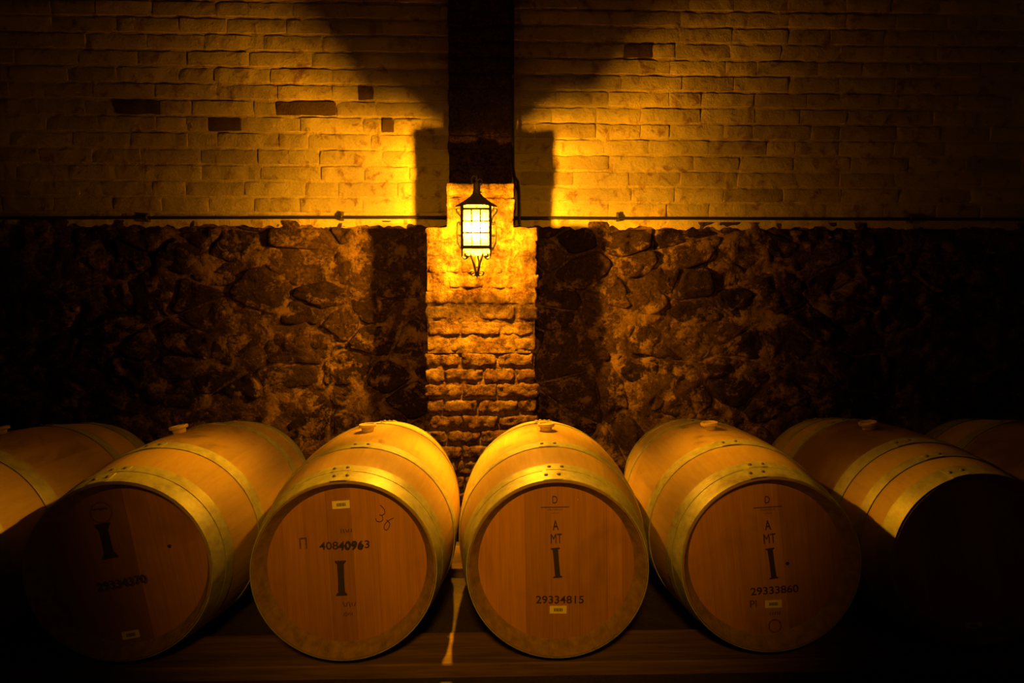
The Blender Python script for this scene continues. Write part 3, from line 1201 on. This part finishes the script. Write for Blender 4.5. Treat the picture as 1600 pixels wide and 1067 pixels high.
class Barrel:
    def __init__(self, label, x, dy, yaw, roll, tone=1.0, blot=.3, wine=0.0, qh=(.062, .100), rust=.35, seams=None, hues=None, seed=0):
        rr = random.Random(seed + 40)
        self.x, self.y, self.yaw, self.roll = x, 1.7084 + dy, yaw, roll
        self.o = thing('wine_barrel', label, 'barrel', (x, self.y, AXZ - BR1), yaw, 'oak wine barrels lying in a row')
        self.c = (0, 0, BR1)
        self.r = (0, -roll, 0)
        for i, (me, am) in enumerate(STAVES):
            # stain only around the bung, on the upper staves
            top = max(0, cos(am)) ** 3
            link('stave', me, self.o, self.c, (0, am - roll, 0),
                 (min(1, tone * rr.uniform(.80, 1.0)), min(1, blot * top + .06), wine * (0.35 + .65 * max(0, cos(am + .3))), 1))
        for s0, s1 in ((.003, .058), qh, (.250, .302)):
            for rev in (0, 1):
                a, c_ = (s0, s1) if not rev else (BL - s1, BL - s0)
                lap = -roll + radians(rr.uniform(-2, 4))
                h = link('hoop', get_hoop(a, c_), self.o, self.c, (0, lap, 0), (min(1, .25 + .75 * tone), rust, 0, 1))  # hoop colour follows tone, so hoops of the end barrels are painted dimmer
                sm = (a + c_) / 2
                slope = -(BR1 - BR0) * 2 * (sm - BL / 2) / (BL / 2) ** 2
                for q in (-.070, .066):
                    rd = prof(sm) + .0048
                    rv = link('rivet', RIVET, h, (rd * sin(q), sm, rd * cos(q)), (atan2(-slope, 1) * -1, q, 0))
        bg = link('bung', BUNG, self.o, (0, 0, 0), (0, 0, 0))
        rot = Matrix.Rotation(-roll, 4, 'Y')
        bg.matrix_local = Matrix.Translation((0, 0, BR1)) @ rot @ Matrix.Translation((0, BL / 2, BR1 - .006))
        # head boards
        if seams is None:
            seams, xx = [], -.258 + rr.uniform(.05, .07)
            while xx < .22:
                seams.append(xx)
                xx += rr.uniform(.05, .075)
        else:
            seams = [self.local(px, py)[0] for px, py in seams]
        ed = [-.2575] + seams + [.2575]
        for k, (e0, e1) in enumerate(zip(ed[:-1], ed[1:])):
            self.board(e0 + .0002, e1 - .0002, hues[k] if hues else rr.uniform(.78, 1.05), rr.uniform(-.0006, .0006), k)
        b = MB()
        n = 40
        b.v = [(.2575 * cos(2 * pi * k / n), BL - HEADY, .2575 * sin(2 * pi * k / n)) for k in range(n)] + [(.2575 * cos(2 * pi * k / n), BL - HEADY - .02, .2575 * sin(2 * pi * k / n)) for k in range(n)]
        b.f = [tuple(range(n)), tuple(range(2 * n - 1, n - 1, -1))] + [(k, n + k, n + (k + 1) % n, (k + 1) % n) for k in range(n)]
        link('rear_head', b.mesh('rear_head', M['head'], 40), self.o, self.c, self.r, (.9, 0, 0, 1))

    def local(self, px, py):
        """photo pixel -> position on this barrel's own head (before its roll)"""
        Y = self.y + HEADY
        p = at(px, py, Y)
        for _ in range(3):
            p = at(px, py, Y + (p.x - self.x) * math.tan(self.yaw))
        dx, dz = (p.x - self.x) / cos(self.yaw) + HEADY * math.tan(self.yaw), p.z - AXZ
        c, s = cos(-self.roll), sin(-self.roll)
        return dx * c - dz * s, dx * s + dz * c

    def board(self, x0, x1, tone, dy, k):
        Rr = .2575
        n = 10
        top, bot = [], []
        for i in range(n + 1):
            x = x0 + (x1 - x0) * i / n
            h = sqrt(max(1e-6, Rr * Rr - x * x))
            top.append((x, h))
            bot.append((x, -h))
        loop = bot + top[::-1]
        m = len(loop)
        b = MB()
        b.v = [(x, HEADY + dy, z_) for x, z_ in loop] + [(x, HEADY + .022, z_) for x, z_ in loop]
        b.f = [tuple(range(m)), tuple(range(2 * m - 1, m - 1, -1))] + [(i, m + i, m + (i + 1) % m, (i + 1) % m) for i in range(m)]
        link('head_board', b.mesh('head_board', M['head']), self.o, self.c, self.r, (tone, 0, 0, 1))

    def mark(self, me, px, py, tilt=0.0, name='stencil', d=.0014, label=None):
        """fix a mark on the head where the photo shows it; tilt = its own turn in the picture"""
        lx, lz = self.local(px, py)
        o = link(name, me, self.o)
        o.matrix_local = Matrix.Translation((0, 0, BR1)) @ Matrix.Rotation(-self.roll, 4, 'Y') @ Matrix.Translation((lx, HEADY - d, lz)) @ Matrix.Rotation(-(tilt - self.roll), 4, 'Y')
        if label: o['label'] = label
        return o

    def paper(self, px, py, tilt):
        t_ = self.mark(TAGM, px, py, tilt, 'paper_tag', .0018, 'pale paper tag with a small printed code')
        p = link('tag_print', TAGP, t_, (.001, -.0008, 0))
        return t_


def rad(d): return radians(d)


B0 = Barrel('pale oak barrel cut off by the left edge, its bung at the far left', -1.9219, -.0154, rad(.589), rad(6), .55, .5, .5, seed=1)  # low tone darkens staves and hoops in place of fading lamplight
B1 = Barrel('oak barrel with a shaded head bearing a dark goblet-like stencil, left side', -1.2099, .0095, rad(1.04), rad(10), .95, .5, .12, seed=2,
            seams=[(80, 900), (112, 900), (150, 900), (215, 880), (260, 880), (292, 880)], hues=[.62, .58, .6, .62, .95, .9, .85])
B2 = Barrel('oak barrel stencilled 40840963 with a handwritten scrawl on its head', -.4932, -.0028, rad(2.18), rad(2.5), 1.0, .75, .0, seed=3,
            seams=[(445, 880), (478, 880), (515, 880), (553, 880), (592, 880), (635, 880)], hues=[.84, .92, .84, .72, .94, 1.04, .96])
B3 = Barrel('oak barrel with upright stencils on its head, just right of the gap below the lantern', .1869, -.0061, rad(-1.11), rad(1.0), 1.0, .75, .0, seed=4,
            seams=[(782, 880), (821, 880), (861, 880), (905, 880), (948, 880), (972, 880)], hues=[1.12, 1.12, .84, .88, .92, 1.0, .78])
B4 = Barrel('oak barrel with tilted stencils and blotchy glinting hoops, second right of the gap', .8876, .0083, rad(-1.86), rad(6.5), 1.0, .75, .05, seed=5, rust=.6,
            seams=[(1112, 890), (1152, 890), (1190, 890), (1226, 890), (1268, 890), (1302, 890)], hues=[1.0, 1.02, .98, 1.0, .80, .76, .70])
B5 = Barrel('wine stained oak barrel with a dark belly and unlit head, right side', 1.5991, .0248, rad(-1.47), rad(12), .55, .6, 1.0, qh=(.125, .160), seed=6)  # wine stain on the belly, but the low tone stands in for weak light
B6 = Barrel('dark oak barrel at the right edge, mostly hidden by its stained neighbour', 2.3170, -.0183, rad(-.3), rad(8), .3, .6, .8, seed=7)  # stained as well, and toned far down to paint in the dim end

# marks on the heads -------------------------------------------------
# goblet-like stencil and number on the leftmost head
B1.mark(letter_I(.052, .118, M['ink'], .022), 166, 845, rad(11))
t_ = MB()
pts_ = [(.034 * cos(a), 0, .034 * sin(a)) for a in [i * 2 * pi / 28 for i in range(29)]]
t_.tube(pts_, .0035, 6)
B1.mark(t_.mesh('stencil', M['faint'], True), 158, 801, rad(11), d=-.0022)
B1.mark(bar(.05, .006, M['faint']), 156, 795, rad(5))
B1.mark(text_mesh('29334370', .040, M['ink']), 190, 911, rad(10))
B1.mark(text_mesh('29334370', .040, M['faint']), 193, 912, rad(10), d=.0022)
B1.paper(205, 991, rad(9))

# second head
B2.mark(text_mesh('40840963', .0365, M['ink'], 1.12), 539, 852, rad(1.0))
B2.mark(text_mesh('4096', .0365, M['ink'], 1.12), 548, 853.5, rad(0), d=.0022)
B2.mark(letter_I(.036, .117, M['ink'], .012), 533, 903, rad(1.5))
B2.paper(533, 788, rad(3))
b = MB()
sc_ = 1 / (FPX / (B2.y + HEADY))


def pen_line(B, pxs, r=.0013):
    q = [B.local(*p) for p in pxs]
    cx, cz = q[0]
    pts2 = []
    for i in range(len(q) - 1):     # smooth the stroke
        p0, p1, p2, p3 = q[max(0, i - 1)], q[i], q[i + 1], q[min(len(q) - 1, i + 2)]
        for k in range(5):
            u = k / 5
            f_ = lambda a, b_, c, d: .5 * ((2 * b_) + (c - a) * u + (2 * a - 5 * b_ + 4 * c - d) * u * u + (3 * b_ - a - 3 * c + d) * u ** 3)
            pts2.append((f_(p0[0], p1[0], p2[0], p3[0]), HEADY - .0006, f_(p0[1], p1[1], p2[1], p3[1])))
    pts2.append((q[-1][0], HEADY - .0006, q[-1][1]))
    me = MB().tube(pts2, r, 6, flat=.5).mesh('handwriting', M['pen'], True)
    link('handwriting', me, B.o, B.c, B.r)


pen_line(B2, [(594, 789), (600, 795), (601, 802), (596, 805), (593, 804), (597, 806), (598, 812), (594, 815), (589, 814), (587, 810)])
pen_line(B2, [(615, 809), (609, 812), (602, 818), (600, 824), (603, 828), (607, 825), (609, 818), (606, 814), (604, 812)])
for (wd, px, py, sz) in ((.040, 541, 829, .020), (.045, 546, 944, .020), (.032, 544, 959, .016)):
    B2.mark(smudge(wd, sz, 5, M['faint'], px), px, py, rad(2), d=.0008)
B2.mark(text_mesh('Π', .05, M['faint'], .8), 474, 850, rad(2))


def maker(B, px, py, tilt):
    """small maker's emblem: framed initial over a long rule and tapering lines"""
    c, s = cos(tilt), sin(tilt)
    k = lambda dx, dy: (px + dx * c + dy * s, py - dx * s + dy * c)
    B.mark(text_mesh('D', .036, M['ink'], .72, bold=0.0), *k(0, -8), tilt)
    B.mark(bar(.094, .0022, M['ink']), *k(0, 3), tilt)
    B.mark(smudge(.050, .0070, 12, M['ink'], 3), *k(0, 7), tilt, d=.0006)
    B.mark(smudge(.028, .0055, 7, M['ink'], 4), *k(0, 12.5), tilt, d=.0006)


maker(B3, 867, 789, rad(1))
B3.mark(text_mesh('A', .047, M['ink'], .60), 868, 821, rad(3))
B3.mark(text_mesh('MT', .047, M['ink'], .60, bold=0.0), 869, 842, rad(2))
B3.mark(letter_I(.030, .101, M['ink'], .006), 869.5, 879, rad(5))
B3.mark(text_mesh('29334815', .036, M['ink'], 1.12), 875, 937, rad(0))
B3.paper(872, 952, rad(0))

maker(B4, 1199, 789, rad(4))
B4.mark(text_mesh('A', .047, M['ink'], .62), 1199.5, 821, rad(7))
B4.mark(text_mesh('MT', .047, M['ink'], .66, bold=0.0), 1202, 842, rad(6))
B4.mark(letter_I(.030, .106, M['ink'], .006), 1206, 880, rad(9))
B4.mark(text_mesh('29333860', .036, M['ink'], 1.12), 1210, 922, rad(4.5))
B4.paper(1208, 943, rad(3))
B4.mark(text_mesh('PI', .036, M['faint'], 1.0), 1177, 944, rad(4))
B4.mark(smudge(.040, .018, 5, M['faint'], 9), 1211, 958, rad(5), d=.0008)
t_ = MB().tube([(.020 * cos(a), 0, .022 * sin(a)) for a in [i * 2 * pi / 24 for i in range(25)]], .004, 6)
B4.mark(t_.mesh('stencil', M['faint'], True), 1211, 978, rad(4), d=-.0026)
B4.mark(MB().tube([(0, -.0004, 0), (0, .0004, 0)], .006, 10).mesh('knot', M['pen']), 1230, 880, 0, 'knot')
B1.mark(MB().tube([(0, -.0004, 0), (0, .0004, 0)], .006, 10).mesh('knot', M['pen']), 265, 853, 0, 'knot')
B5.paper(1521, 977, rad(5))
